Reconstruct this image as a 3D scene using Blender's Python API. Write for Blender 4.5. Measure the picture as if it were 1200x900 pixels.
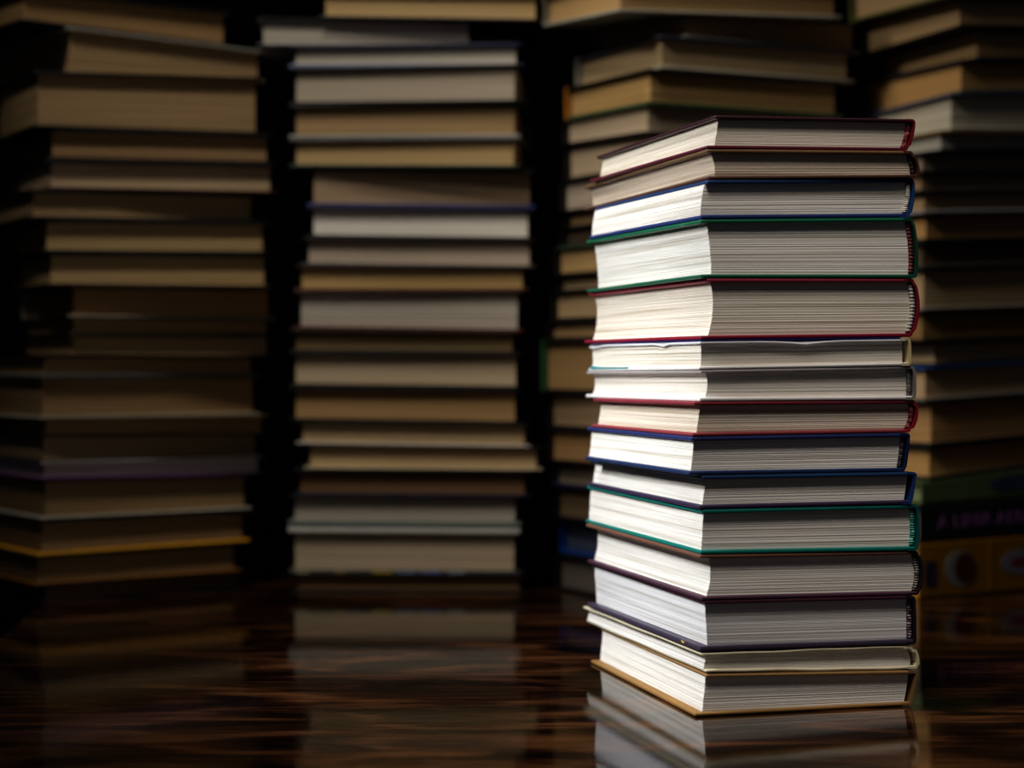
import bpy, math, random
from mathutils import Vector

# ------------------------------------------------------------------ camera, light, exposure
for o in list(bpy.data.objects):
    bpy.data.objects.remove(o)
sc = bpy.context.scene
COL = sc.collection
F, CX, HY, HC = 2200.0, 600.0, 425.0, 0.1943      # focal length in px (1200 wide), horizon row, camera height above the table
FLOOR = -0.76

cam = bpy.data.cameras.new('camera')
cam.lens = 36.0 * F / 1200.0
cam.sensor_width = 36.0
cam.shift_y = -(450 - HY) / 1200.0
cam.clip_start = 0.05
cam.dof.use_dof = True
cam.dof.focus_distance = 1.07
cam.dof.aperture_fstop = 4.6
cam.dof.aperture_blades = 9
camo = bpy.data.objects.new('camera', cam)
COL.objects.link(camo)
camo.location = (0, 0, HC)
camo.rotation_euler = (math.pi / 2, 0, 0)
sc.camera = camo

w = bpy.data.worlds.new('world')
sc.world = w
w.use_nodes = True
w.node_tree.nodes['Background'].inputs[0].default_value = (0.75, 0.80, 1.0, 1)
w.node_tree.nodes['Background'].inputs[1].default_value = 0.022


def area(name, loc, target, sx, sy, power, color, spread=180):
    l = bpy.data.lights.new(name, 'AREA')
    l.shape = 'RECTANGLE'
    l.size, l.size_y = sx, sy
    l.energy = power
    l.color = color
    l.spread = math.radians(spread)
    o = bpy.data.objects.new(name, l)
    COL.objects.link(o)
    o.location = loc
    o.rotation_euler = (Vector(target) - Vector(loc)).to_track_quat('-Z', 'Y').to_euler()
    return o


def spot(name, loc, target, power, color, radius, angle):
    l = bpy.data.lights.new(name, 'SPOT')
    l.energy = power
    l.color = color
    l.shadow_soft_size = radius
    l.spot_size = math.radians(angle)
    l.spot_blend = 1.0
    o = bpy.data.objects.new(name, l)
    COL.objects.link(o)
    o.location = loc
    o.rotation_euler = (Vector(target) - Vector(loc)).to_track_quat('-Z', 'Y').to_euler()


area('desk_lamp_light', (-0.45, 1.02, 0.54), (0.13, 1.12, 0.04), 0.18, 0.18, 0.76, (1.0, 0.985, 0.97), 60)
area('high_lamp_light', (-0.34, 1.00, 0.90), (0.13, 1.16, 0.06), 0.18, 0.18, 0.20, (1.0, 0.985, 0.97), 62)
spot('overhead_fill_light', (-0.26, 1.05, 1.50), (-0.06, 1.58, 0.26), 22, (1.0, 0.92, 0.82), 0.09, 50)  # added steep fill, so the rear covers shade their page edges
spot('side_fill_light', (-0.66, 0.84, 1.46), (0.0, 1.56, 0.30), 26, (1.0, 0.92, 0.82), 0.09, 40)  # added fill from the left for the blurred rear stacks
spot('far_stack_fill_light', (-0.75, 0.62, 1.15), (0.32, 1.55, 0.28), 32, (1.0, 0.92, 0.82), 0.10, 26)  # extra fill, added to lift the two rear stacks on the right
spot('front_fill_light', (0.04, 0.60, 1.24), (0.20, 1.03, 0.17), 46, (1.0, 0.88, 0.765), 0.20, 34)  # added soft fill from above for the front stack's camera-side faces

sc.view_settings.view_transform = 'Standard'
sc.view_settings.look = 'None'
sc.view_settings.gamma = 1.0
sc.view_settings.exposure = 0.0
sc.view_settings.use_curve_mapping = False


# ------------------------------------------------------------------ materials
MATS = {}


def srgb(c):
    return tuple(((x / 255) / 12.92 if x / 255 <= 0.04045 else ((x / 255 + 0.055) / 1.055) ** 2.4) for x in c) + (1,)


def new_mat(name):
    m = bpy.data.materials.new(name)
    m.use_nodes = True
    nt = m.node_tree
    return m, nt, nt.nodes['Principled BSDF']


def node(nt, kind, **kw):
    n = nt.nodes.new(kind)
    for k, v in kw.items():
        if isinstance(k, str) and k.startswith('i_'):
            n.inputs[k[2:]].default_value = v
        else:
            setattr(n, k, v)
    return n


def paper(rgb):
    """Cut paper edges: fine streaks that run with the leaves (UV is in metres, V across the leaves)."""
    key = ('paper', rgb)
    if key in MATS:
        return MATS[key]
    m, nt, b = new_mat('paper_edges')
    L = nt.links.new
    uv = node(nt, 'ShaderNodeUVMap')
    oi = node(nt, 'ShaderNodeObjectInfo')
    add = node(nt, 'ShaderNodeVectorMath', operation='ADD')
    sh = node(nt, 'ShaderNodeCombineXYZ')
    L(oi.outputs['Random'], sh.inputs['X'])
    L(oi.outputs['Random'], sh.inputs['Y'])
    L(uv.outputs[0], add.inputs[0])
    L(sh.outputs[0], add.inputs[1])

    def streak(su, sv, detail):
        mp = node(nt, 'ShaderNodeVectorMath', operation='MULTIPLY')
        mp.inputs[1].default_value = (su, sv, 1)
        L(add.outputs[0], mp.inputs[0])
        n = node(nt, 'ShaderNodeTexNoise')
        n.inputs['Scale'].default_value = 1.0
        n.inputs['Detail'].default_value = detail
        n.inputs['Roughness'].default_value = 0.6
        L(mp.outputs[0], n.inputs['Vector'])
        return n
    fine = streak(5, 2000, 1.5)
    mid = streak(3, 380, 3.0)
    gap = streak(2.0, 420, 2.0)
    base = srgb(rgb)
    dark = tuple(x * y for x, y in zip(base[:3], (0.60, 0.55, 0.48))) + (1,)
    r1 = node(nt, 'ShaderNodeValToRGB')
    r1.color_ramp.elements[0].position = 0.30
    r1.color_ramp.elements[0].color = (0.72, 0.70, 0.66, 1)
    r1.color_ramp.elements[1].position = 0.58
    r1.color_ramp.elements[1].color = (1, 1, 1, 1)
    L(fine.outputs['Fac'], r1.inputs[0])
    r2 = node(nt, 'ShaderNodeValToRGB')
    r2.color_ramp.elements[0].position = 0.28
    r2.color_ramp.elements[0].color = dark
    r2.color_ramp.elements[1].position = 0.50
    r2.color_ramp.elements[1].color = base
    L(mid.outputs['Fac'], r2.inputs[0])
    r3 = node(nt, 'ShaderNodeValToRGB')
    r3.color_ramp.elements[0].position = 0.300
    r3.color_ramp.elements[0].color = (0.55, 0.50, 0.44, 1)
    r3.color_ramp.elements[1].position = 0.335
    r3.color_ramp.elements[1].color = (1, 1, 1, 1)
    L(gap.outputs['Fac'], r3.inputs[0])
    mx = node(nt, 'ShaderNodeMix', data_type='RGBA', blend_type='MULTIPLY')
    mx.inputs['Factor'].default_value = 0.55
    L(r2.outputs[0], mx.inputs[6])
    L(r1.outputs[0], mx.inputs[7])
    mx2 = node(nt, 'ShaderNodeMix', data_type='RGBA', blend_type='MULTIPLY')
    mx2.inputs['Factor'].default_value = 1.0
    L(mx.outputs[2], mx2.inputs[6])
    L(r3.outputs[0], mx2.inputs[7])
    L(mx2.outputs[2], b.inputs['Base Color'])
    bp = node(nt, 'ShaderNodeBump')
    bp.inputs['Strength'].default_value = 0.2
    bp.inputs['Distance'].default_value = 0.0004
    L(fine.outputs['Fac'], bp.inputs['Height'])
    L(bp.outputs[0], b.inputs['Normal'])
    b.inputs['Roughness'].default_value = 0.85
    b.inputs['Specular IOR Level'].default_value = 0.25
    MATS[key] = m
    return m


def cloth(rgb, rough=0.5, wear=0.5, spec=0.35):
    """Book cloth / board: base colour, woven bump, scuffed paler flecks."""
    key = ('cloth', rgb, rough, wear)
    if key in MATS:
        return MATS[key]
    m, nt, b = new_mat('cover_cloth')
    L = nt.links.new
    tc = node(nt, 'ShaderNodeTexCoord')
    n = node(nt, 'ShaderNodeTexNoise')
    n.inputs['Scale'].default_value = 260
    n.inputs['Detail'].default_value = 3
    L(tc.outputs['Object'], n.inputs['Vector'])
    n2 = node(nt, 'ShaderNodeTexNoise')
    n2.inputs['Scale'].default_value = 45
    n2.inputs['Detail'].default_value = 4
    L(tc.outputs['Object'], n2.inputs['Vector'])
    base = srgb(rgb)
    pale = tuple(min(1, x * 0.55 + 0.35) for x in base[:3]) + (1,)
    r = node(nt, 'ShaderNodeValToRGB')
    r.color_ramp.elements[0].position = 0.0
    r.color_ramp.elements[0].color = tuple(x * 0.8 for x in base[:3]) + (1,)
    e = r.color_ramp.elements.new(0.55)
    e.color = base
    e = r.color_ramp.elements.new(0.70)
    e.color = tuple(min(1, x * 1.15) for x in base[:3]) + (1,)
    r.color_ramp.elements[-1].position = 0.80
    r.color_ramp.elements[-1].color = tuple(a + (q - a) * wear for a, q in zip(base[:3], pale[:3])) + (1,)
    L(n2.outputs['Fac'], r.inputs[0])
    L(r.outputs[0], b.inputs['Base Color'])
    bp = node(nt, 'ShaderNodeBump')
    bp.inputs['Strength'].default_value = 0.5
    bp.inputs['Distance'].default_value = 0.0004
    L(n.outputs['Fac'], bp.inputs['Height'])
    L(bp.outputs[0], b.inputs['Normal'])
    b.inputs['Roughness'].default_value = rough
    b.inputs['Specular IOR Level'].default_value = spec
    MATS[key] = m
    return m


def thread(rgb, rgb2):
    """Headband thread in two colours, wound in bands across the leaves."""
    key = ('thread', rgb, rgb2)
    if key in MATS:
        return MATS[key]
    m, nt, b = new_mat('headband_thread')
    L = nt.links.new
    tc = node(nt, 'ShaderNodeTexCoord')
    n = node(nt, 'ShaderNodeTexNoise')
    n.inputs['Scale'].default_value = 420
    n.inputs['Detail'].default_value = 1
    L(tc.outputs['Object'], n.inputs['Vector'])
    r = node(nt, 'ShaderNodeValToRGB')
    r.color_ramp.elements[0].position = 0.5
    r.color_ramp.elements[0].color = srgb(rgb)
    r.color_ramp.elements[1].position = 0.62
    r.color_ramp.elements[1].color = srgb(rgb2)
    L(n.outputs['Fac'], r.inputs[0])
    L(r.outputs[0], b.inputs['Base Color'])
    b.inputs['Roughness'].default_value = 0.55
    MATS[key] = m
    return m


def wood():
    m, nt, b = new_mat('dark_polished_wood')
    L = nt.links.new
    tc = node(nt, 'ShaderNodeTexCoord')

    def noise(sx, sy, scale, detail, dist):
        mp = node(nt, 'ShaderNodeMapping')
        mp.inputs['Scale'].default_value = (sx, sy, 1)
        L(tc.outputs['Object'], mp.inputs['Vector'])
        n = node(nt, 'ShaderNodeTexNoise')
        n.inputs['Scale'].default_value = scale
        n.inputs['Detail'].default_value = detail
        n.inputs['Distortion'].default_value = dist
        L(mp.outputs[0], n.inputs['Vector'])
        return n
    big = noise(2.4, 7.5, 3.0, 4, 1.6)
    fine = noise(1.3, 45, 6.0, 4, 0.5)
    pore = noise(6, 160, 6.0, 2, 0.0)
    mx = node(nt, 'ShaderNodeMix', data_type='FLOAT')
    mx.inputs['Factor'].default_value = 0.36
    L(big.outputs['Fac'], mx.inputs[2])
    L(fine.outputs['Fac'], mx.inputs[3])
    r = node(nt, 'ShaderNodeValToRGB')
    cr = r.color_ramp
    cr.elements[0].position = 0.40
    cr.elements[0].color = (0.0018, 0.0008, 0.0005, 1)
    cr.elements[1].position = 0.66
    cr.elements[1].color = (0.095, 0.035, 0.012, 1)
    e = cr.elements.new(0.50)
    e.color = (0.0095, 0.0034, 0.0016, 1)
    e = cr.elements.new(0.57)
    e.color = (0.038, 0.0132, 0.0048, 1)
    L(mx.outputs[0], r.inputs[0])
    L(r.outputs[0], b.inputs['Base Color'])
    rr = node(nt, 'ShaderNodeMapRange')
    rr.inputs['To Min'].default_value = 0.004
    rr.inputs['To Max'].default_value = 0.025
    L(fine.outputs['Fac'], rr.inputs['Value'])
    L(rr.outputs[0], b.inputs['Roughness'])
    bp = node(nt, 'ShaderNodeBump')
    bp.inputs['Strength'].default_value = 0.05
    bp.inputs['Distance'].default_value = 0.0003
    L(pore.outputs['Fac'], bp.inputs['Height'])
    L(bp.outputs[0], b.inputs['Normal'])
    b.inputs['IOR'].default_value = 1.38
    return m


def plain(name, rgb, rough=0.7, bump=0.0, scale=30):
    m, nt, b = new_mat(name)
    L = nt.links.new
    tc = node(nt, 'ShaderNodeTexCoord')
    n = node(nt, 'ShaderNodeTexNoise')
    n.inputs['Scale'].default_value = scale
    n.inputs['Detail'].default_value = 4
    L(tc.outputs['Object'], n.inputs['Vector'])
    r = node(nt, 'ShaderNodeValToRGB')
    c = srgb(rgb)
    r.color_ramp.elements[0].color = tuple(x * 0.75 for x in c[:3]) + (1,)
    r.color_ramp.elements[1].color = tuple(min(1, x * 1.25) for x in c[:3]) + (1,)
    L(n.outputs['Fac'], r.inputs[0])
    L(r.outputs[0], b.inputs['Base Color'])
    b.inputs['Roughness'].default_value = rough
    if bump:
        bp = node(nt, 'ShaderNodeBump')
        bp.inputs['Strength'].default_value = bump
        bp.inputs['Distance'].default_value = 0.002
        L(n.outputs['Fac'], bp.inputs['Height'])
        L(bp.outputs[0], b.inputs['Normal'])
    return m


# ------------------------------------------------------------------ mesh helpers
def link_mesh(name, verts, faces, mat, parent=None, uvs=None, smooth=None):
    me = bpy.data.meshes.new(name)
    me.from_pydata([tuple(v) for v in verts], [], faces)
    if uvs is not None:
        lay = me.uv_layers.new(name='UVMap')
        for poly in me.polygons:
            for li in poly.loop_indices:
                lay.data[li].uv = uvs[me.loops[li].vertex_index]
    import bmesh
    bm = bmesh.new()
    bm.from_mesh(me)
    bmesh.ops.recalc_face_normals(bm, faces=bm.faces)
    bm.to_mesh(me)
    bm.free()
    if smooth:
        for p in me.polygons:
            p.use_smooth = len(p.vertices) <= 4
        try:
            me.set_sharp_from_angle(angle=math.radians(smooth))
        except Exception:
            pass
    me.materials.append(mat)
    o = bpy.data.objects.new(name, me)
    COL.objects.link(o)
    if parent:
        o.parent = parent
    return o


def struct(o):
    o['kind'] = 'structure'
    return o


def box(name, x0, x1, y0, y1, z0, z1, mat, parent=None, bevel=0):
    v = [(x, y, z) for z in (z0, z1) for y in (y0, y1) for x in (x0, x1)]
    f = [(0, 1, 3, 2), (4, 5, 7, 6), (0, 1, 5, 4), (2, 3, 7, 6), (0, 2, 6, 4), (1, 3, 7, 5)]
    o = link_mesh(name, v, f, mat, parent)
    if bevel:
        b = o.modifiers.new('bevel', 'BEVEL')
        b.width = bevel
        b.segments = 3
    return o


# ------------------------------------------------------------------ room and table
wall_m = plain('dark_wall_paint', (16, 15, 24), 0.9, 0.2, 60)
floor_m = plain('dark_floor_boards', (22, 15, 11), 0.6, 0.2, 14)
struct(box('floor', -2.2, 2.2, -1.2, 3.4, FLOOR - 0.05, FLOOR, floor_m))
struct(box('wall_back', -2.2, 2.2, 3.4, 3.5, FLOOR, 1.9, wall_m))
struct(box('wall_left', -2.3, -2.2, -1.2, 3.5, FLOOR, 1.9, wall_m))
struct(box('wall_right', 2.2, 2.3, -1.2, 3.5, FLOOR, 1.9, wall_m))
struct(box('baseboard_back', -2.2, 2.2, 3.385, 3.4, FLOOR, FLOOR + 0.09, plain('dark_baseboard', (24, 18, 14), 0.5), bevel=0.004))

WOOD = wood()
table = bpy.data.objects.new('dining_table', None)
COL.objects.link(table)
table.location = (0.4, 1.1, FLOOR)
table['label'] = 'dark brown polished wooden table that carries all the book stacks'
table['category'] = 'table'


def prism(name, pts, z0, z1, mat, parent, bevel):
    n = len(pts)
    px, py, pz = parent.location
    v = [(x - px, y - py, z0 - pz) for x, y in pts] + [(x - px, y - py, z1 - pz) for x, y in pts]
    f = [tuple(range(n)), tuple(range(n, 2 * n))] + [(i, (i + 1) % n, n + (i + 1) % n, n + i) for i in range(n)]
    o = link_mesh(name, v, f, mat, parent)
    b = o.modifiers.new('bevel', 'BEVEL')
    b.width = bevel
    b.segments = 3
    return o


def xe(y):
    return -0.362 - 0.10 * (y - 1.33)


SEAM = HC * F / (704 - HY)
prism('table_leaf', [(xe(0.45), 0.45), (1.15, 0.45), (1.15, SEAM - 0.0004), (xe(SEAM), SEAM - 0.0004)], -0.028, 0.0, WOOD, table, 0.0012)
prism('table_leaf', [(xe(SEAM), SEAM + 0.0004), (1.15, SEAM + 0.0004), (1.15, 1.92), (xe(1.92), 1.92)], -0.028, 0.0, WOOD, table, 0.0012)
prism('apron', [(-0.28, 0.53), (1.07, 0.53), (1.07, 1.84), (-0.34, 1.84)], -0.11, -0.028, WOOD, table, 0.003)
for lx, ly in ((-0.25, 0.56), (1.04, 0.56), (-0.29, 1.80), (1.04, 1.80)):
    rings = []
    v, f = [], []
    for k, (z, r) in enumerate(((-0.11, 0.028), (-0.16, 0.030), (-0.19, 0.022), (-0.24, 0.031), (-0.5, 0.024), (-0.70, 0.017), (-0.72, 0.022), (FLOOR, 0.019))):
        for i in range(16):
            a = i * math.pi / 8
            v.append((lx + r * math.cos(a) - 0.4, ly + r * math.sin(a) - 1.1, z - FLOOR))
        if k:
            f += [((k - 1) * 16 + i, (k - 1) * 16 + (i + 1) % 16, k * 16 + (i + 1) % 16, k * 16 + i) for i in range(16)]
    f += [tuple(range(16)), tuple(range(112, 128))]
    link_mesh('leg', v, f, WOOD, table, smooth=50)


# ------------------------------------------------------------------ the book builder
def lerp(a, b, t):
    return a + (b - a) * t


def quad3(a, m, b, t):
    """smooth curve through a (t=0), m (t=.5), b (t=1)"""
    return a * (1 - t) * (1 - 2 * t) + m * 4 * t * (1 - t) + b * t * (2 * t - 1)


class Plane:
    def __init__(s, p0, p1, p2):
        a, b, c = Vector(p0), Vector(p1), Vector(p2)
        n = (b - a).cross(c - a)
        s.a, s.n = a, n

    def __call__(s, x, y):
        return s.a.z - (s.n.x * (x - s.a.x) + s.n.y * (y - s.a.y)) / s.n.z


def book(label, group, N, yaw, W, L, orient, zb, zt, paper_rgb, top_rgb, bot_rgb, spine_rgb,
         t=0.0023, tt=None, tb=None, shear=0.0, ov=0.003, fore=(0.0, 0.0, 0.0), sp=(0.0, 0.0, 0.0), endgap=0.0035,
         band=None, rows=18, paperback=False, wave_top=None, wave_bot=None, rough=0.5, wear=0.5, seed=0, tsp=0.0014, lining=None):
    """W = fore edge to spine (p), L = head to tail (q). fore / sp: recess of the pages and shift of the spine at bottom, middle, top."""
    rnd = random.Random(seed)
    tt = t if tt is None else tt
    tb = t if tb is None else tb
    G = 0.00006
    cy, sy = math.cos(yaw), math.sin(yaw)

    def uv_of(p, q):
        if orient == 'fore_left':
            return p, q
        if orient == 'fore_front':
            return q, p
        return q, W - p
    uc, vc = uv_of(W / 2, L / 2)

    def wxy(u, v):
        return N[0] + cy * u - sy * v, N[1] + sy * u + cy * v
    ox, oy = wxy(uc, vc)
    oz = min(zb(*wxy(*uv_of(a, b))) for a in (0, W) for b in (0, L)) + G
    root = bpy.data.objects.new('paperback_book' if paperback else 'hardback_book', None)
    COL.objects.link(root)
    root.location = (ox, oy, oz)
    root.rotation_euler = (0, 0, yaw)
    root['label'] = label
    root['category'] = 'book'
    root['group'] = group

    def P(p, q, w, off=0.0):
        u, v = uv_of(p, q)
        if orient == 'fore_left':
            u += shear * w
        x, y = wxy(u, v)
        z = lerp(zb(x, y) + G, zt(x, y) - G, w) + off
        return (u - uc, v - vc, z - oz)

    spq = lambda w_: W + quad3(sp[0], sp[1], sp[2], w_)
    # --- page block
    zmid = zt(ox, oy) - zb(ox, oy)
    pt = tb / zmid
    ptt = 1 - tt / zmid
    ns, nl = 8, 16
    verts, faces, uvs = [], [], []
    drift = 0.0
    for k in range(rows + 1):
        w_ = lerp(pt, ptt, k / rows)
        drift = drift * 0.6 + rnd.uniform(-1, 1) * 0.00012
        j = drift + (0.00010 if k % 2 else -0.00010)
        p0 = ov + quad3(fore[0], fore[1], fore[2], k / rows) + j
        p1 = spq(w_) - endgap
        j2 = rnd.uniform(-1, 1) * 0.00010
        q0, q1 = ov + j2, L - ov - j2
        ring = [(lerp(p0, p1, i / ns), q0) for i in range(ns)] + [(p1, lerp(q0, q1, i / nl)) for i in range(nl)] + \
               [(lerp(p1, p0, i / ns), q1) for i in range(ns)] + [(p0, lerp(q1, q0, i / nl)) for i in range(nl)]
        n = len(ring)
        s = 0.0
        zz = lerp(0, zmid - tb - tt, k / rows)
        for i, (p, q) in enumerate(ring):
            o = 0.0
            if wave_top and k > rows * 0.5:
                o += wave_top(p, q) * (2 * k / rows - 1)
            if wave_bot and k < rows * 0.5:
                o += wave_bot(p, q) * (1 - 2 * k / rows)
            verts.append(P(p, q, w_, o))
            uvs.append((p + q, zz))
        if k:
            a, b = (k - 1) * n, k * n
            faces += [(a + i, a + (i + 1) % n, b + (i + 1) % n, b + i) for i in range(n)]
    faces += [tuple(range(n)), tuple(range(rows * n, (rows + 1) * n))]
    link_mesh('page_block', verts, faces, paper(paper_rgb), root, uvs)

    # --- covers
    def board(name, side, th, rgb, wave, base=0.0):
        w_ = side
        sg = -1 if side else 1
        p_end = spq(side) - (0.0016 if not paperback else 0.0004)
        r = min(0.0008, th * 0.45)
        cr = 0.0012
        v, f = [], []

        def ring_pts(ins):
            a0, a1, b0, b1 = ins, p_end - ins, ins, L - ins
            c = max(cr - ins, 0.0002)
            pts = []
            for (x0, y0, x1, y1, cxs, cys, sa) in ((a0, b0, a1, b0, a0 + c, b0 + c, math.pi), (a1, b0, a1, b1, a1 - c, b0 + c, -math.pi / 2),
                                                   (a1, b1, a0, b1, a1 - c, b1 - c, 0), (a0, b1, a0, b0, a0 + c, b1 - c, math.pi / 2)):
                for i in range(3):
                    a = sa + i * math.pi / 4
                    pts.append((cxs + c * math.cos(a), cys + c * math.sin(a)))
                m = 24
                dx, dy = (x1 > x0) - (x1 < x0), (y1 > y0) - (y1 < y0)
                sx_, sy_ = x0 + dx * c, y0 + dy * c
                ex_, ey_ = x1 - dx * c, y1 - dy * c
                for i in range(1, m):
                    pts.append((lerp(sx_, ex_, i / m), lerp(sy_, ey_, i / m)))
            return pts
        for off, ins in ((0, r), (0.3 * r, 0.3 * r), (r, 0), (th - r, 0), (th - 0.3 * r, 0.3 * r), (th, r)):
            for p, q in ring_pts(ins):
                d = wave(p, q) if wave else 0.0
                v.append(P(p, q, w_, sg * (off + base) + d))
        n_ = len(v) // 6
        for k in range(1, 6):
            a, b = (k - 1) * n_, k * n_
            f += [(a + i, a + (i + 1) % n_, b + (i + 1) % n_, b + i) for i in range(n_)]
        # caps as fans of strips so that bent covers stay covered
        f += [tuple(range(n_)), tuple(range(5 * n_, 6 * n_))]
        return link_mesh(name, v, f, cloth(rgb, rough, wear), root, smooth=40)
    if lining:
        board('front_cover', 1, lining[1], top_rgb, None)
        lo = board('jacket_lining', 1, tt - lining[1] - 0.0001, lining[0], wave_top, lining[1] + 0.0001)
        lo['label'] = 'white notched inside of the jacket'
    else:
        board('front_cover', 1, tt, top_rgb, wave_top)
    board('back_cover', 0, tb, bot_rgb, wave_bot)

    # --- spine
    K = 16
    outer, inner = [], []
    rr = min(0.0022, zmid * 0.2)
    for i in range(5):
        a = i / 4 * math.pi / 2
        outer.append((spq(0) - rr + rr * math.sin(a), 0, rr - rr * math.cos(a)))
    for i in range(1, K):
        w_ = i / K
        if rr * 1.05 < w_ * zmid < zmid - rr * 1.05:
            outer.append((spq(w_), w_, 0))
    for i in range(5):
        a = i / 4 * math.pi / 2
        outer.append((spq(1) - rr + rr * math.cos(a), 1, -rr + rr * math.sin(a)))
    outer = [(spq(0) - rr - 0.004, 0, -0.0)] + outer + [(spq(1) - rr - 0.004, 1, 0.0)]
    th_s = 0.0006 if paperback else tsp
    nO = len(outer)
    for i, (p, w_, off) in enumerate(outer):
        pa, pb = outer[max(0, i - 1)], outer[min(nO - 1, i + 1)]
        tx = pb[0] - pa[0]
        tz = (pb[1] - pa[1]) * zmid + pb[2] - pa[2]
        ln = math.hypot(tx, tz) or 1
        inner.append((p - tz / ln * th_s, w_, off + tx / ln * th_s))
    v, f = [], []
    QS = 10
    for k in range(QS + 1):
        q = L * k / QS
        for (p, w_, off) in outer + inner[::-1]:
            d = 0
            if wave_bot and w_ == 0:
                d = wave_bot(p, q)
            if wave_top and w_ == 1:
                d = wave_top(p, q)
            v.append(P(p, q, w_, off + d))
    n_ = 2 * nO
    for k in range(1, QS + 1):
        a, b = (k - 1) * n_, k * n_
        f += [(a + i, a + (i + 1) % n_, b + (i + 1) % n_, b + i) for i in range(n_)]
    for base in (0, QS * n_):
        f += [(base + i, base + i + 1, base + n_ - 2 - i, base + n_ - 1 - i) for i in range(nO - 1)]
    spine = link_mesh('spine', v, f, cloth(spine_rgb, rough, wear), root, smooth=40)

    # --- headband
    if band:
        for q in (ov - 0.0006, L - ov + 0.0006):
            v, f = [], []
            m, S = 46, 8
            for i in range(m + 1):
                w_ = lerp(pt + 0.03, ptt - 0.03, i / m)
                rad = 0.00105 * (1 + 0.28 * math.sin(i * 1.9))
                pc = spq(w_) - endgap + 0.0007
                for s in range(S):
                    a = s * 2 * math.pi / S
                    v.append(P(pc + rad * 1.3 * math.cos(a), q + rad * math.sin(a), w_))
                if i:
                    f += [((i - 1) * S + s, (i - 1) * S + (s + 1) % S, i * S + (s + 1) % S, i * S + s) for s in range(S)]
            f += [tuple(range(S)), tuple(range(m * S, (m + 1) * S))]
            link_mesh('headband', v, f, thread(*band), root, smooth=60)
    return root, P, spine


# ------------------------------------------------------------------ stack helpers
def on_line(px, N, yaw, left=False):
    """the point of a vertical face (through N, running right or back) seen in pixel column px"""
    k = (px - CX) / F
    d = (-math.sin(yaw), math.cos(yaw)) if left else (math.cos(yaw), math.sin(yaw))
    s = (k * N[1] - N[0]) / (d[0] - k * d[1])
    return N[0] + d[0] * s, N[1] + d[1] * s, s


def height(y, depth):
    return HC + (HY - y) / F * depth


def plane3(N, yaw, xn, yn, xr, yr, xl=None, yl=None):
    a = on_line(xn, N, yaw)
    b = on_line(xr, N, yaw)
    pa = (a[0], a[1], height(yn, a[1]))
    pb = (b[0], b[1], height(yr, b[1]))
    if yl is None:
        pc = (pa[0] - math.sin(yaw) * 0.1, pa[1] + math.cos(yaw) * 0.1, pa[2])
    else:
        c = on_line(xl, N, yaw, True)
        pc = (c[0], c[1], height(yl, c[1]))
    return Plane(pa, pb, pc)


TABLE = lambda x, y: 0.0002

# ------------------------------------------------------------------ front stack
FY0 = 1.03
FYAW = math.radians(15.3)
FN = ((823 - CX) / F * FY0, FY0)
front_if = [  # row of the near, left and right ends of each joint between two books
    (134.5, 183, 139), (174.5, 214, 177), (210.5, 244, 208.5), (257, 281.5, 255), (326, 343, 326), (398, 402.5, 395),
    (433.5, 435, 428.5), (470.5, 466, 468.5), (511.5, 499, 507), (557, 537, 553), (597, 569, 591), (650, 613, 645.5),
    (704, 659, 698), (764, 711, 755.5), (790, 732, 785.5), (840, 774, 832)]
fplanes = [plane3(FN, FYAW, 823, a, 1072, c, 690, b) for a, b, c in front_if]
fplanes[-1] = TABLE
WHITE = (238, 238, 234)
CREAM = (232, 226, 212)
WARM = (222, 208, 188)
TANP = (190, 160, 118)


def notch(q0, q1, depth):
    """gentle sag between two scalloped dips along the long edge"""
    def fn(p, q):
        d = 0.0
        if p < 0.03:
            k = 1 - p / 0.03
            for c, a, wd in ((0.062, depth, 0.013), (0.195, depth * 0.8, 0.03)):
                d -= a * k * max(0, 1 - abs(q - c) / wd) ** 1.6
        for c, a, wd in ((0.062, depth, 0.034),):
            k = max(0, 1 - q / 0.03)
            d -= a * k * max(0, 1 - abs(p - c) / wd) ** 2.6
        return d
    return fn


def ripple(a):
    def fn(p, q):
        return a * (1.45 + math.sin(p * 150 + 1) * 0.5 + math.sin(p * 61) * 0.5 + math.sin(q * 70 + p * 40) * 0.4)
    return fn


G1 = 'books in the sharp front stack'
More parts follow.
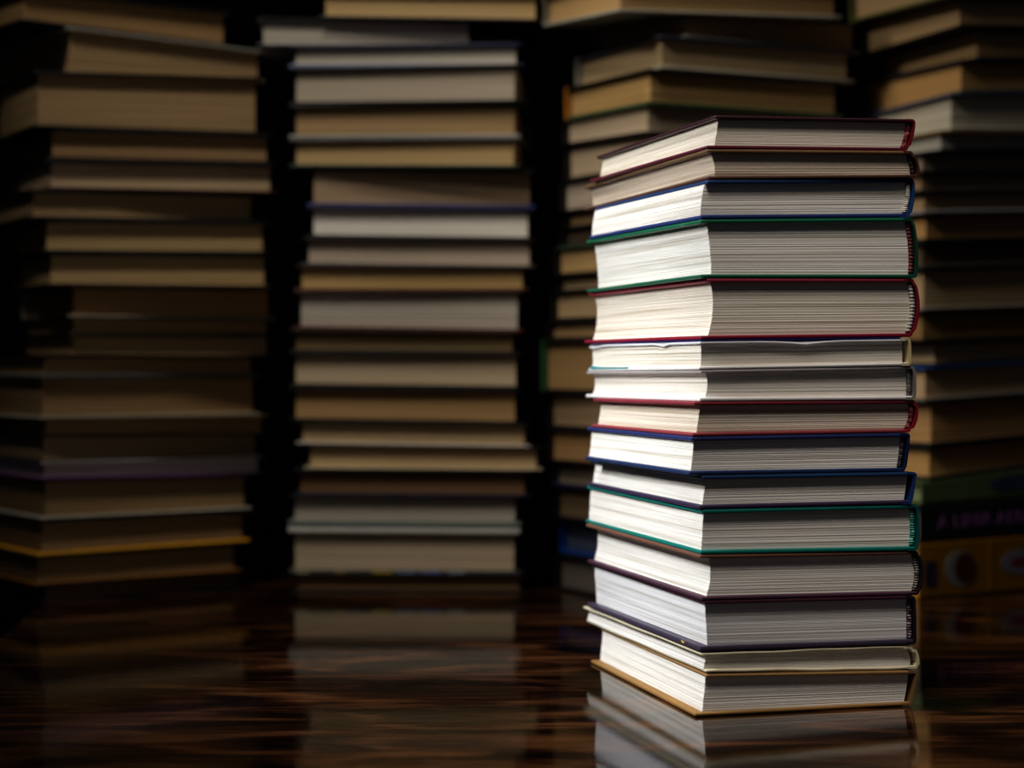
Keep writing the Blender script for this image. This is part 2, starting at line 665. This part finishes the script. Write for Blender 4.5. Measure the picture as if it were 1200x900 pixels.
# (xN top, bottom), pages px (top, mid, bottom), spine px (top, mid, bottom), left px, colours, extras, label
front = [
    ((837.5, 828), (843, 840, 836), (1073, 1071, 1064), 691, CREAM, (46, 12, 26), (84, 16, 38), (104, 10, 28),
     dict(band=((120, 16, 34), (210, 120, 130)), t=0.0020), 'maroon hardback with a crimson spine lying on top of the sharp front stack'),
    ((828, 829), (832, 837, 837), (1070, 1077, 1078), 684, (216, 202, 184), (112, 84, 56), (80, 52, 40), (64, 34, 26),
     dict(band=((24, 10, 8), (50, 24, 20)), t=0.0019), 'brown hardback just under the maroon top book of the front stack'),
    ((829, 821), (826.5, 822, 820), (1071, 1072, 1066), 690, WHITE, (20, 48, 92), (22, 44, 100), (18, 56, 112),
     dict(band=((225, 225, 215), (150, 150, 140)), t=0.0024), 'blue hardback with white headband, third from the top of the front stack'),
    ((821, 821), (828, 832, 833.5), (1070, 1076, 1075), 687, WHITE, (8, 96, 66), (8, 84, 62), (10, 60, 48),
     dict(band=((110, 10, 30), (60, 6, 20)), t=0.0021, wear=0.8), 'thick dark green hardback under the blue one in the front stack'),
    ((828, 821), (833, 835.5, 829), (1071, 1078, 1069), 684, (232, 226, 214), (134, 40, 54), (124, 16, 44), (110, 10, 36),
     dict(band=((190, 190, 184), (130, 130, 124)), t=0.0022), 'thick crimson hardback below the thick dark green one in the front stack'),
    ((820, 819), (821.5, 821.5, 821), (1067, 1068, 1068), 689, (238, 234, 224), (22, 24, 84), (236, 236, 236), (200, 186, 140),
     dict(t=0.0024, tb=0.0019, lining=((226, 228, 236), 0.0009), wave_top=notch(0, 0, 0.0016), rough=0.35), 'thin white book with a notched cover edge under the thick crimson hardback'),
    ((821, 820), (827, 829, 826), (1072, 1074, 1073), 686, (232, 228, 220), (170, 164, 164), (236, 236, 238), (120, 118, 118),
     dict(t=0.0018, tb=0.0022, band=((110, 110, 106), (50, 50, 48)), rough=0.35), 'white bottomed hardback with grey spine directly below the notched thin white book'),
    ((813, 811), (821, 818.5, 816), (1073, 1076, 1067), 693, (230, 222, 208), (128, 40, 54), (132, 50, 58), (122, 12, 32),
     dict(band=((90, 12, 26), (150, 60, 70)), t=0.0020), 'thinner crimson hardback in the middle of the front stack above the navy book'),
    ((810, 807), (813, 811.5, 809), (1067, 1065, 1061), 685, WHITE, (30, 42, 96), (20, 42, 84), (10, 26, 66),
     dict(band=((12, 12, 16), (24, 26, 34)), t=0.0024), 'navy hardback with dark headband right under the thinner crimson book'),
    ((822, 819), (828, 825, 822.5), (1075, 1072, 1069), 688, WHITE, (18, 52, 92), (46, 34, 66), (12, 48, 108),
     dict(t=0.0023), 'thin blue hardback with a rounded corner resting on the upper teal book'),
    ((823, 821), (824.5, 823, 821.5), (1076, 1078, 1076), 686, (236, 235, 231), (0, 108, 102), (0, 112, 104), (0, 78, 82),
     dict(band=((0, 120, 104), (120, 220, 200)), t=0.0023), 'teal hardback with a bright teal headband in the front stack'),
    ((820, 822), (831, 832.5, 828), (1076, 1083, 1077), 688, WHITE, (110, 74, 60), (66, 38, 56), (30, 20, 24),
     dict(band=((60, 56, 50), (150, 146, 138)), t=0.0021), 'plum brown hardback with rounded black spine under the teal book'),
    ((825, 820), (826.5, 827.5, 828.5), (1073, 1074, 1074), 688, (224, 226, 230), (60, 32, 46), (60, 54, 72), (34, 22, 36),
     dict(band=((34, 16, 30), (170, 140, 160)), t=0.0020, tb=0.0031, rough=0.3), 'thick dark purple hardback third from the bottom of the front stack'),
    ((822, 827), (826.5, 826, 825), (1070, 1077, 1076), 687, (238, 238, 236), (222, 216, 186), (222, 214, 186), (214, 206, 178),
     dict(t=0.0012, tb=0.0016, wave_top=ripple(-0.00035), wave_bot=ripple(0.00035), rough=0.35), 'thin book in a wavy cream jacket on the tan bottom book of the front stack'),
    ((828, 814), (828, 825, 821.5), (1076, 1073, 1069), 692, WHITE, (150, 116, 72), (140, 104, 56), (120, 92, 58),
     dict(t=0.0019), 'tan hardback at the very bottom of the front stack on the table'),
]
FRONT = {}
for i, (xn, pg, xr, xl, pap, ct, cb, cs, kw, lab) in enumerate(front):
    yaw = FYAW + math.radians((0.6, -0.4, 0.3, 0, 0.2, -0.3, 0, 0.3, 0.2, -0.2, 0, 0.3, 0, 0.2, -0.4)[i])
    a = on_line(xn[1], FN, FYAW)
    N = (a[0], a[1])
    px_m = F / a[1]
    shear = (xn[0] - xn[1]) / px_m / math.cos(yaw)
    r = on_line(xr[1], N, yaw)
    W = r[2] - shear * 0.5
    l = on_line(xl, N, yaw, True)
    L = l[2]
    conv = px_m * math.cos(yaw) * 0.985
    sp = ((xr[2] - xr[1]) / conv + shear * 0.5, 0.0, (xr[0] - xr[1]) / conv - shear * 0.5)
    nx = (xn[1], (xn[0] + xn[1]) / 2, xn[0])
    fore = tuple((p - n + 2.4) / conv - 0.003 for p, n in zip((pg[2], pg[1], pg[0]), nx))
    th = (front_if[i + 1][0] - front_if[i][0]) / px_m
    rows = max(24, int(th / 0.0004))
    opts = dict(band=None)
    opts.update(kw)
    res = book(lab, G1, N, yaw, W, L, 'fore_left', fplanes[i + 1], fplanes[i], pap, ct, cb, cs,
               shear=shear, fore=fore, sp=sp, rows=rows, endgap=0.0042, seed=i + 1, paperback=False, **opts)
    FRONT[i] = res


def strip(name, P, pts_a, pts_b, rgb, parent, rough=0.4):
    """thin raised band between two rows of (p, q, w, off) points, with its own thickness"""
    v, f = [], []
    for (p, q, w_, o), (p2, q2, w2, o2) in zip(pts_a, pts_b):
        v += [P(p, q, w_, o), P(p2, q2, w2, o2), P(p2 + 0.0008, q2, w2, o2), P(p + 0.0008, q, w_, o)]
    m = len(pts_a)
    for i in range(m - 1):
        a, b = 4 * i, 4 * (i + 1)
        f += [(a + k, a + (k + 1) % 4, b + (k + 1) % 4, b + k) for k in range(4)]
    f += [(0, 1, 2, 3), (4 * m - 4, 4 * m - 3, 4 * m - 2, 4 * m - 1)]
    o = link_mesh(name, v, f, cloth(rgb, rough, 0.1), parent)
    return o


# teal print along the lower cover of the thin white book, and its blue jacket edge above the notches
r6, P6, _ = FRONT[5]
bc = [c for c in r6.children if c.name.startswith('back_cover')][0]
fc = [c for c in r6.children if c.name.startswith('front_cover')][0]
qs = [0.122 + 0.076 * i / 14 for i in range(15)]
o = strip('printed_band', P6, [(-0.00025, q, 0, 0.0022 + 0.0010 * (i / 14) ** 3) for i, q in enumerate(qs)], [(-0.00025, q, 0, 0.0013) for q in qs], (0, 140, 150), bc)
o['label'] = 'teal printed band on the white cover'
# yellow printed mark on the grey cover edge of the purple book
r13, P13, _ = FRONT[12]
bc = [c for c in r13.children if c.name.startswith('back_cover')][0]
qs = [0.0235 + 0.0045 * i / 6 for i in range(7)]
o = strip('printed_mark', P13, [(-0.0003, q, 0, 0.0026 - 0.0006 * math.sin(i / 6 * math.pi)) for i, q in enumerate(qs)],
          [(-0.0003, q, 0, 0.0019 - 0.0006 * math.sin(i / 6 * math.pi)) for i, q in enumerate(qs)], (230, 200, 60), bc)
o['label'] = 'small yellow mark'


# ------------------------------------------------------------------ blurred stacks behind
DK = (13, 10, 10)
BLK = (6, 6, 8)


def back_stack(group, N, yaw, cols, rows_y, books, wdef=0.13, page_off=3.5):
    xn, xr, xl = cols
    planes = []
    for row in rows_y:
        yn, yr = row[0], row[1]
        yl = row[2] if len(row) > 2 else None
        planes.append(plane3(N, yaw, xn, yn, xr, yr, xl, yl))
    planes[-1] = TABLE
    out = []
    for i, b in enumerate(books):
        d = dict(b)
        yw = yaw + math.radians(d.pop('dyaw', 0))
        pn, pr = d.pop('x')
        a = on_line(pn - page_off, N, yaw)
        Nb = (a[0], a[1])
        if d.get('len'):
            L = d.pop('len')
        else:
            L = on_line(pr + page_off, Nb, yw)[2]
        W = d.pop('wid', wdef)
        orient = d.pop('orient', 'fore_front')
        d.setdefault('ov', 0.0054)
        d.setdefault('t', 0.0026)
        d.setdefault('wear', 0.12)
        lab = d.pop('label')
        pap, ct, cb = d.pop('c')
        cs = d.pop('cs', cb)
        out.append(book(lab, group, Nb, yw, W, L, orient, planes[i + 1], planes[i], pap, ct, cb, cs,
                        rows=16, seed=100 + i * 7 + int(N[0] * 100), **d))
    return out


LT = (205, 196, 176)
YL = (196, 164, 112)
GR = (190, 182, 168)
BR = (168, 138, 96)
OR = (166, 130, 84)

A_N = ((50 - CX) / F * 1.521, 1.521)
A_rows = [(-12, 13), (28, 57), (83, 94), (150, 161), (187, 196), (222, 230), (257, 263), (296, 300), (335, 339), (371, 374), (392, 393),
          (417, 418), (441, 440), (491, 486), (511, 508), (541, 534), (562, 556), (609, 596), (652, 634), (686, 668), (706, 686)]
A_books = [
    dict(x=(28, 268), c=(OR, BLK, BLK), dyaw=4, label='tan paged book cut by the frame, topmost of the far left stack'),
    dict(x=(82, 308), c=(BR, (190, 190, 180), (150, 140, 110)), dyaw=3, t=0.0010, label='tilted pale covered book second from the top of the far left stack'),
    dict(x=(43, 305), c=(BR, DK, BLK), dyaw=-6, label='very thick book below the tilted pale one in the far left stack'),
    dict(x=(59, 318), c=((160, 126, 86), BLK, BLK), dyaw=-9, label='brown paged black book fourth from the top of the far left stack'),
    dict(x=(58, 322), c=((196, 170, 132), DK, (60, 20, 20)), dyaw=-9, label='light paged book with dark red lower cover, fifth from the top at far left'),
    dict(x=(37, 300), c=(BR, BLK, BLK), dyaw=-6, label='dark book poking out to the left, sixth from the top of the far left stack'),
    dict(x=(52, 313), c=(YL, BLK, BLK), dyaw=-10, label='yellowish paged book seventh from the top of the far left stack'),
    dict(x=(57, 315), c=(YL, BLK, (60, 44, 30)), dyaw=-10, label='yellowish paged book eighth from the top of the far left stack'),
    dict(x=(85, 320), c=((170, 130, 84), DK, (160, 150, 132)), t=0.0016, dyaw=-4, label='book with pale lower cover, ninth from the top of the far left stack'),
    dict(x=(85, 318), c=((170, 136, 88), DK, DK), t=0.0014, dyaw=-4, label='thin book between two thicker ones, tenth from the top at far left'),
    dict(x=(83, 318), c=((176, 144, 100), DK, DK), t=0.0015, dyaw=-4, label='thin book tenth from the bottom of the far left stack'),
    dict(x=(51, 300), c=(OR, BLK, (96, 104, 108)), t=0.0016, label='thin orange paged book with grey lower cover, ninth from the bottom at far left'),
    dict(x=(49, 302), c=((156, 124, 82), (60, 64, 60), (150, 146, 130)), t=0.0018, label='thick book with light grey lower cover, eighth from the bottom at far left'),
    dict(x=(52, 312), c=(OR, (90, 70, 40), DK), t=0.0012, dyaw=-4, label='thin orange paged book seventh from the bottom of the far left stack'),
    dict(x=(50, 305), c=((166, 140, 104), DK, DK), t=0.0012, label='book above the white jacketed one in the far left stack'),
    dict(x=(51, 308), c=((214, 208, 196), (200, 196, 188), (110, 60, 120)), t=0.0016, rough=0.35, label='thin white jacketed book fifth from the bottom of the far left stack'),
    dict(x=(53, 292), c=((160, 130, 88), DK, (168, 164, 150)), t=0.0017, label='book with pale grey lower cover fourth from the bottom at far left'),
    dict(x=(48, 290), c=((150, 122, 84), DK, (214, 150, 20)), t=0.0024, label='book with bright yellow lower cover third from the bottom at far left'),
    dict(x=(43, 280), c=((156, 126, 82), BLK, (120, 74, 20)), t=0.0020, wear=1.0, label='book with worn orange lower cover second from the bottom at far left'),
    dict(x=(53, 285), c=((110, 80, 50), BLK, BLK), t=0.0020, label='dark book at the bottom of the far left stack on the table'),
]
back_stack('books in the blurred far left stack', A_N, math.radians(36), (50, 305, 5), A_rows, A_books, wdef=0.128)

B_N = ((345 - CX) / F * 1.592, 1.592)
B_rows = [(-14, -9), (21, 25), (52, 50), (79, 78), (123, 123), (162, 163), (196, 199), (241, 244), (278, 281), (310, 313), (340, 340), (385, 389),
          (412, 414), (453, 456), (493, 497), (520, 524), (549, 551), (581, 583), (618, 620), (672, 673), (695, 695)]
NAVY = (24, 30, 62)
B_books = [
    dict(x=(377, 631), c=(YL, DK, DK), label='yellowish paged book cut by the frame, topmost of the middle left stack'),
    dict(x=(304, 553), c=(GR, DK, (110, 110, 120)), t=0.0008, dyaw=3, label='pale paged book pushed out left, second from top of the middle left stack'),
    dict(x=(342, 608), c=(LT, NAVY, (110, 120, 150)), label='light paged book with pale blue lower cover, third from top at middle left'),
    dict(x=(342, 606), c=((186, 172, 150), BLK, DK), dyaw=-5, cs=(70, 30, 16), label='thick pale paged black book fourth from the top of the middle left stack'),
    dict(x=(342, 606), c=(BR, BLK, (150, 150, 140)), dyaw=-4, label='dark topped book with light grey lower cover, fifth from top at middle left'),
    dict(x=(342, 605), c=(YL, (90, 90, 84), (40, 62, 48)), dyaw=-5, label='yellow paged book with dark green lower cover in the middle left stack'),
    dict(x=(363, 624), c=((176, 150, 118), BLK, (44, 50, 110)), label='tan paged book standing above the brightest one in the middle left stack'),
    dict(x=(363, 622), c=((250, 242, 228), NAVY, DK), label='brightest whitest paged book of the middle left stack'),
    dict(x=(357, 624), c=((196, 178, 156), BLK, (80, 76, 74)), t=0.0018, label='pinkish paged book right below the brightest one in the middle left stack'),
    dict(x=(349, 616), c=((206, 172, 112), DK, (96, 54, 26)), t=0.0018, label='thin yellowish book with brown lower cover, tenth from top at middle left'),
    dict(x=(348, 610), c=((196, 186, 170), (60, 34, 22), (84, 40, 30)), t=0.0024, wear=1.0, label='grey paged book with worn red brown lower cover in the middle left stack'),
    dict(x=(342, 604), c=((128, 106, 70), (50, 20, 14), BLK), t=0.0020, label='dark olive paged book ninth from the bottom of the middle left stack'),
    dict(x=(342, 608), c=((206, 184, 150), BLK, BLK), label='light tan paged book eighth from the bottom of the middle left stack'),
    dict(x=(342, 607), c=((184, 146, 94), BLK, BLK), label='orange yellow paged book seventh from the bottom of the middle left stack'),
    dict(x=(350, 618), c=((196, 168, 126), DK, (196, 190, 182)), t=0.0014, label='thin book with white lower cover, sixth from bottom at middle left'),
    dict(x=(359, 632), c=((206, 176, 128), DK, (196, 180, 150)), t=0.0013, label='thin book pushed out to the right, fifth from the bottom of the middle left stack'),
    dict(x=(347, 618), c=((120, 88, 56), BLK, (16, 20, 46)), label='dark brown paged book with navy lower cover, middle left stack'),
    dict(x=(341, 607), c=((186, 176, 158), BLK, (96, 106, 100)), tt=0.0010, tb=0.0056, label='grey paged book with thick grey green lower cover, third lowest at middle left'),
    dict(x=(341, 606), c=((196, 176, 144), (206, 204, 194), (60, 62, 60)), tt=0.0042, wear=1.0, label='book with white upper cover second from the bottom of the middle left stack'),
    dict(x=(345, 612), c=((150, 112, 70), BLK, DK), t=0.0018, label='thin brown book at the bottom of the middle left stack on the table'),
]
BB = back_stack('books in the blurred middle left stack', B_N, math.radians(-1.0), (345, 605, 345), B_rows, B_books, wdef=0.130)
# small coloured printing along the lower cover of the second lowest book of that stack
rB, PB, _ = BB[18]
bc = [c for c in rB.children if c.name.startswith('back_cover')][0]
for q0, q1, rgb in ((0.006, 0.018, (190, 180, 150)), (0.040, 0.048, (170, 140, 60)), (0.072, 0.088, (220, 190, 40)), (0.092, 0.108, (120, 150, 190)), (0.112, 0.130, (110, 130, 200)), (0.136, 0.150, (170, 180, 190))):
    v = []
    for q in (q0, q1):
        for p in (-0.0004, 0.0004):
            for off in (0.0006, 0.0018):
                v.append(PB(p, q, 0, off))
    link_mesh('printed_mark', v, [(0, 1, 3, 2), (4, 5, 7, 6), (0, 1, 5, 4), (2, 3, 7, 6), (0, 2, 6, 4), (1, 3, 7, 5)], cloth(rgb, 0.5, 0.1), bc)

CXL = on_line
C_N = ((764 - CX) / F * 1.505, 1.505)
C_YAW = math.radians(30)


def c_level(yl):
    """near and right rows of a level joint whose left end is seen at row yl"""
    lx = on_line(676, C_N, C_YAW, True)
    z = height(yl, lx[1])
    nx = on_line(765, C_N, C_YAW)
    rx = on_line(985, C_N, C_YAW)
    return (HY - (z - HC) * F / nx[1], HY - (z - HC) * F / rx[1])


C_rows = [(-28, -14, -6), (15.5, 24, 31), (40, 58, 66), (80, 96, 101), (122, 137, 139), (156, 166, 169)]
C_rows += [c_level(y) for y in (211, 248, 266, 289, 324, 341, 376, 399, 459, 501, 541, 569, 608, 648)] + [(700, 700)]
C_books = [
    dict(x=(727, 984), c=((176, 142, 92), DK, (150, 146, 130)), dyaw=-3, label='yellowish paged topmost book of the stack right behind the front one, cut off'),
    dict(x=(806, 1006), c=(BR, DK, (140, 138, 126)), t=0.0016, dyaw=3, label='small dark book second from the top of the stack behind the front one'),
    dict(x=(776, 999), c=((186, 160, 118), (40, 44, 60), (150, 146, 132)), label='thick tan paged book above the orange edged one behind the front stack'),
    dict(x=(763, 985), c=((180, 144, 88), DK, (50, 72, 44)), cs=(160, 100, 30), label='orange edged thick book fourth from the top behind the front stack'),
    dict(x=(760, 985), c=((180, 160, 132), (50, 62, 40), DK), t=0.0016, label='greyish paged book touching the top left edge of the front stack from behind'),
    dict(x=(762, 990), c=((176, 156, 126), DK, DK), label='book behind the top two books of the front stack'),
    dict(x=(757, 990), c=((176, 160, 140), DK, DK), t=0.0018, label='book behind the blue hardback of the front stack, upper left side'),
    dict(x=(762, 990), c=(BR, DK, BLK), t=0.0014, label='thin book behind the left end of the blue hardback'),
    dict(x=(758, 990), c=((70, 54, 40), BLK, BLK), t=0.0018, label='dark thin book behind the upper edge of the thick dark green hardback'),
    dict(x=(750, 990), c=((176, 142, 92), (40, 60, 44), DK), label='greenish edged book behind the thick dark green hardback'),
    dict(x=(753, 990), c=((170, 144, 110), DK, DK), t=0.0014, label='thin book behind the lower edge of the thick dark green hardback'),
    dict(x=(746, 990), c=((172, 144, 104), BLK, DK), label='tan book behind the upper half of the thick crimson hardback'),
    dict(x=(741, 990), c=((160, 128, 86), BLK, DK), label='brown book behind the lower half of the thick crimson hardback'),
    dict(x=(737, 985), c=((150, 118, 72), DK, DK), cs=(40, 84, 50), dyaw=1, label='very thick green edged book behind the two white edged books'),
    dict(x=(741, 985), c=((150, 124, 92), (60, 60, 70), DK), label='book behind the thinner crimson hardback of the front stack'),
    dict(x=(741, 985), c=((158, 120, 74), BLK, BLK), label='orange brown paged book behind the navy hardback'),
    dict(x=(747, 985), c=((130, 114, 92), BLK, (30, 30, 60)), label='dull book behind the thin blue hardback, near the floor of the gap'),
    dict(x=(749, 985), c=((96, 76, 50), BLK, BLK), label='dark book behind the teal hardback of the front stack'),
    dict(x=(757, 985), c=((60, 70, 90), (14, 50, 120), (14, 50, 120)), rough=0.3, label='glossy blue book peeking out behind the plum brown hardback'),
    dict(x=(751, 985), c=((90, 82, 74), BLK, BLK), label='dark grey book at the bottom of the stack behind the front one'),
]
back_stack('books in the stack right behind the front stack', C_N, C_YAW, (765, 985, 676), C_rows, C_books, wdef=0.128, page_off=3)

D_N = ((1082 - CX) / F * 1.54, 1.54)
D_rows = [(-44, -46, -26), (-3, -3, 16), (31, 34, 53), (69, 70, 86), (109, 108, 128), (152, 153, 165),
          (178, 178, 189), (203, 203, 211), (224, 223), (250, 248), (283, 281), (314, 310), (364, 360), (401, 396), (430, 423),
          (471, 462), (524, 513), (564, 548), (592, 583), (636, 627), (703, 693)]
D_books = [
    dict(x=(1112, 0), c=(BR, (70, 72, 40), (80, 84, 44)), label='olive covered book cut by the frame, topmost of the far right stack'),
    dict(x=(1127, 0), c=((180, 148, 104), DK, BLK), label='thick tan paged book second from the top of the far right stack'),
    dict(x=(1148, 0), c=((172, 140, 92), BLK, (16, 20, 32)), label='book jutting to the right, third from the top of the far right stack'),
    dict(x=(1129, 0), c=((186, 142, 84), (16, 20, 32), (64, 76, 70)), label='orange tan paged book fourth from the top of the far right stack'),
    dict(x=(1117, 0), c=((190, 182, 160), (60, 66, 90), (180, 176, 160)), label='brightest cream paged book fifth from the top of the far right stack'),
    dict(x=(1105, 0), c=((170, 164, 150), (120, 90, 40), BLK), label='light edged book just under the brightest one of the far right stack'),
    dict(x=(1083, 0), c=((150, 134, 112), BLK, BLK), label='dark book level with the brown hardback, far right stack'),
    dict(x=(1082, 0), c=((160, 130, 92), DK, (70, 66, 60)), t=0.0018, label='thin book level with the top edge of the blue hardback, far right stack'),
    dict(x=(1085, 0), c=((170, 140, 100), BLK, (140, 138, 140)), label='book with pale grey lower cover level with the blue hardback, far right stack'),
    dict(x=(1087, 0), c=((176, 134, 80), BLK, DK), label='orange tan paged book level with the top of the thick green hardback, far right'),
    dict(x=(1083, 0), c=((90, 70, 50), BLK, (60, 54, 48)), label='very dark book level with the lower half of the thick green hardback, far right stack'),
    dict(x=(1084, 0), c=((176, 150, 112), BLK, (120, 114, 104)), label='thick light brown paged book level with the thick crimson hardback, far right stack'),
    dict(x=(1083, 0), c=((140, 106, 62), DK, BLK), label='brown paged book level with the foot of the thick crimson hardback, far right stack'),
    dict(x=(1097, 0), c=((186, 160, 122), BLK, BLK), label='light brown paged book level with the notched white book, far right stack'),
    dict(x=(1086, 0), c=((180, 150, 112), (20, 60, 110), (90, 88, 84)), label='book with a blue upper edge level with the grey spined hardback, far right stack'),
    dict(x=(1093, 0), c=((168, 128, 80), BLK, BLK), label='thick brown paged book level with the thinner crimson hardback, far right stack'),
    dict(x=(1091, 0), c=((178, 136, 80), BLK, BLK), label='brown paged book fourth from the bottom of the far right stack'),
    dict(x=(1083, 0), c=((120, 130, 90), (66, 78, 34), (66, 78, 34)), cs=(58, 74, 44), orient='spine_front', tsp=0.001, label='mottled green spined book third from the bottom of the far right stack'),
    dict(x=(1081, 0), c=((120, 110, 90), BLK, BLK), cs=(12, 10, 14), orient='spine_front', label='black spined book with purple lettering above the yellow one, far right stack'),
    dict(x=(1080, 0), c=((150, 120, 80), (190, 130, 16), (176, 120, 16)), cs=(104, 70, 10), orient='spine_front', rough=0.35, wear=0.2, label='thick yellow spined book at the bottom of the far right stack'),
]
for b in D_books:
    b['len'] = 0.205
DD = back_stack('books in the blurred far right stack', D_N, math.radians(30), (1082, 1200, 1010), D_rows, D_books, wdef=0.122, page_off=3)


def on_spine(P, name, spine, shape, qc, wc, rx, rz, depth, rgb, W=0.122, rough=0.5):
    """raised disc, oval or bar set on a spine that faces the room (q along, w up)"""
    n = 28
    v = []
    for lay in (0, 1):
        for i in range(n):
            a = 2 * math.pi * i / n
            if shape == 'disc':
                dx, dz = rx * math.cos(a), rz * math.sin(a)
            else:
                c, s = math.cos(a), math.sin(a)
                k = 1 / max(abs(c), abs(s))
                dx, dz = rx * c * k, rz * s * k
            v.append(P(W + (depth if lay else -0.0006), qc + dx, wc, dz))
    f = [tuple(range(n)), tuple(range(n, 2 * n))] + [(i, (i + 1) % n, n + (i + 1) % n, n + i) for i in range(n)]
    return link_mesh(name, v, f, cloth(rgb, rough, 0.0), spine)


rY, PY, sY = DD[19]
on_spine(PY, 'emblem', sY, 'disc', 0.045, 0.50, 0.0165, 0.0150, 0.0004, (92, 92, 88))
on_spine(PY, 'emblem', sY, 'disc', 0.0495, 0.50, 0.0115, 0.0125, 0.0007, (46, 14, 8))
on_spine(PY, 'printed_panel', sY, 'bar', 0.0125, 0.44, 0.0062, 0.0105, 0.0004, (24, 22, 40))
on_spine(PY, 'printed_bar', sY, 'bar', 0.0790, 0.5, 0.0022, 0.0200, 0.0003, (110, 70, 10))
on_spine(PY, 'title_plate', sY, 'disc', 0.1150, 0.53, 0.0235, 0.0105, 0.0004, (84, 86, 96))
on_spine(PY, 'title_plate', sY, 'bar', 0.1180, 0.53, 0.0150, 0.0038, 0.0007, (86, 26, 34))
rK, PK, sK = DD[18]
# purple lettering along the black spine (too blurred in the photo to read with certainty)
txt = bpy.data.curves.new('lettering', 'FONT')
txt.body = 'A LINIA AERA'
txt.size = 0.0155
txt.space_character = 1.15
txt.extrude = 0.0003
to = bpy.data.objects.new('lettering', txt)
COL.objects.link(to)
dg = bpy.context.evaluated_depsgraph_get()
tm = bpy.data.meshes.new_from_object(to.evaluated_get(dg))
bpy.data.objects.remove(to)
p0 = PK(0.122, 0.020, 0.34)
tv = [(p0[0] + v.co.x, p0[1] - 0.0002 - v.co.z, PK(0.122, 0.020 + v.co.x, 0.34)[2] + v.co.y) for v in tm.vertices]
tf = [tuple(p.vertices) for p in tm.polygons]
o = link_mesh('lettering', tv, tf, cloth((84, 50, 92), 0.5, 0.0), sK)
o['label'] = 'purple lettering'
# mottled blue patches on the green spine
rG, PG, sG = DD[17]
on_spine(PG, 'printed_patch', sG, 'disc', 0.105, 0.55, 0.030, 0.0065, 0.0004, (30, 40, 60))
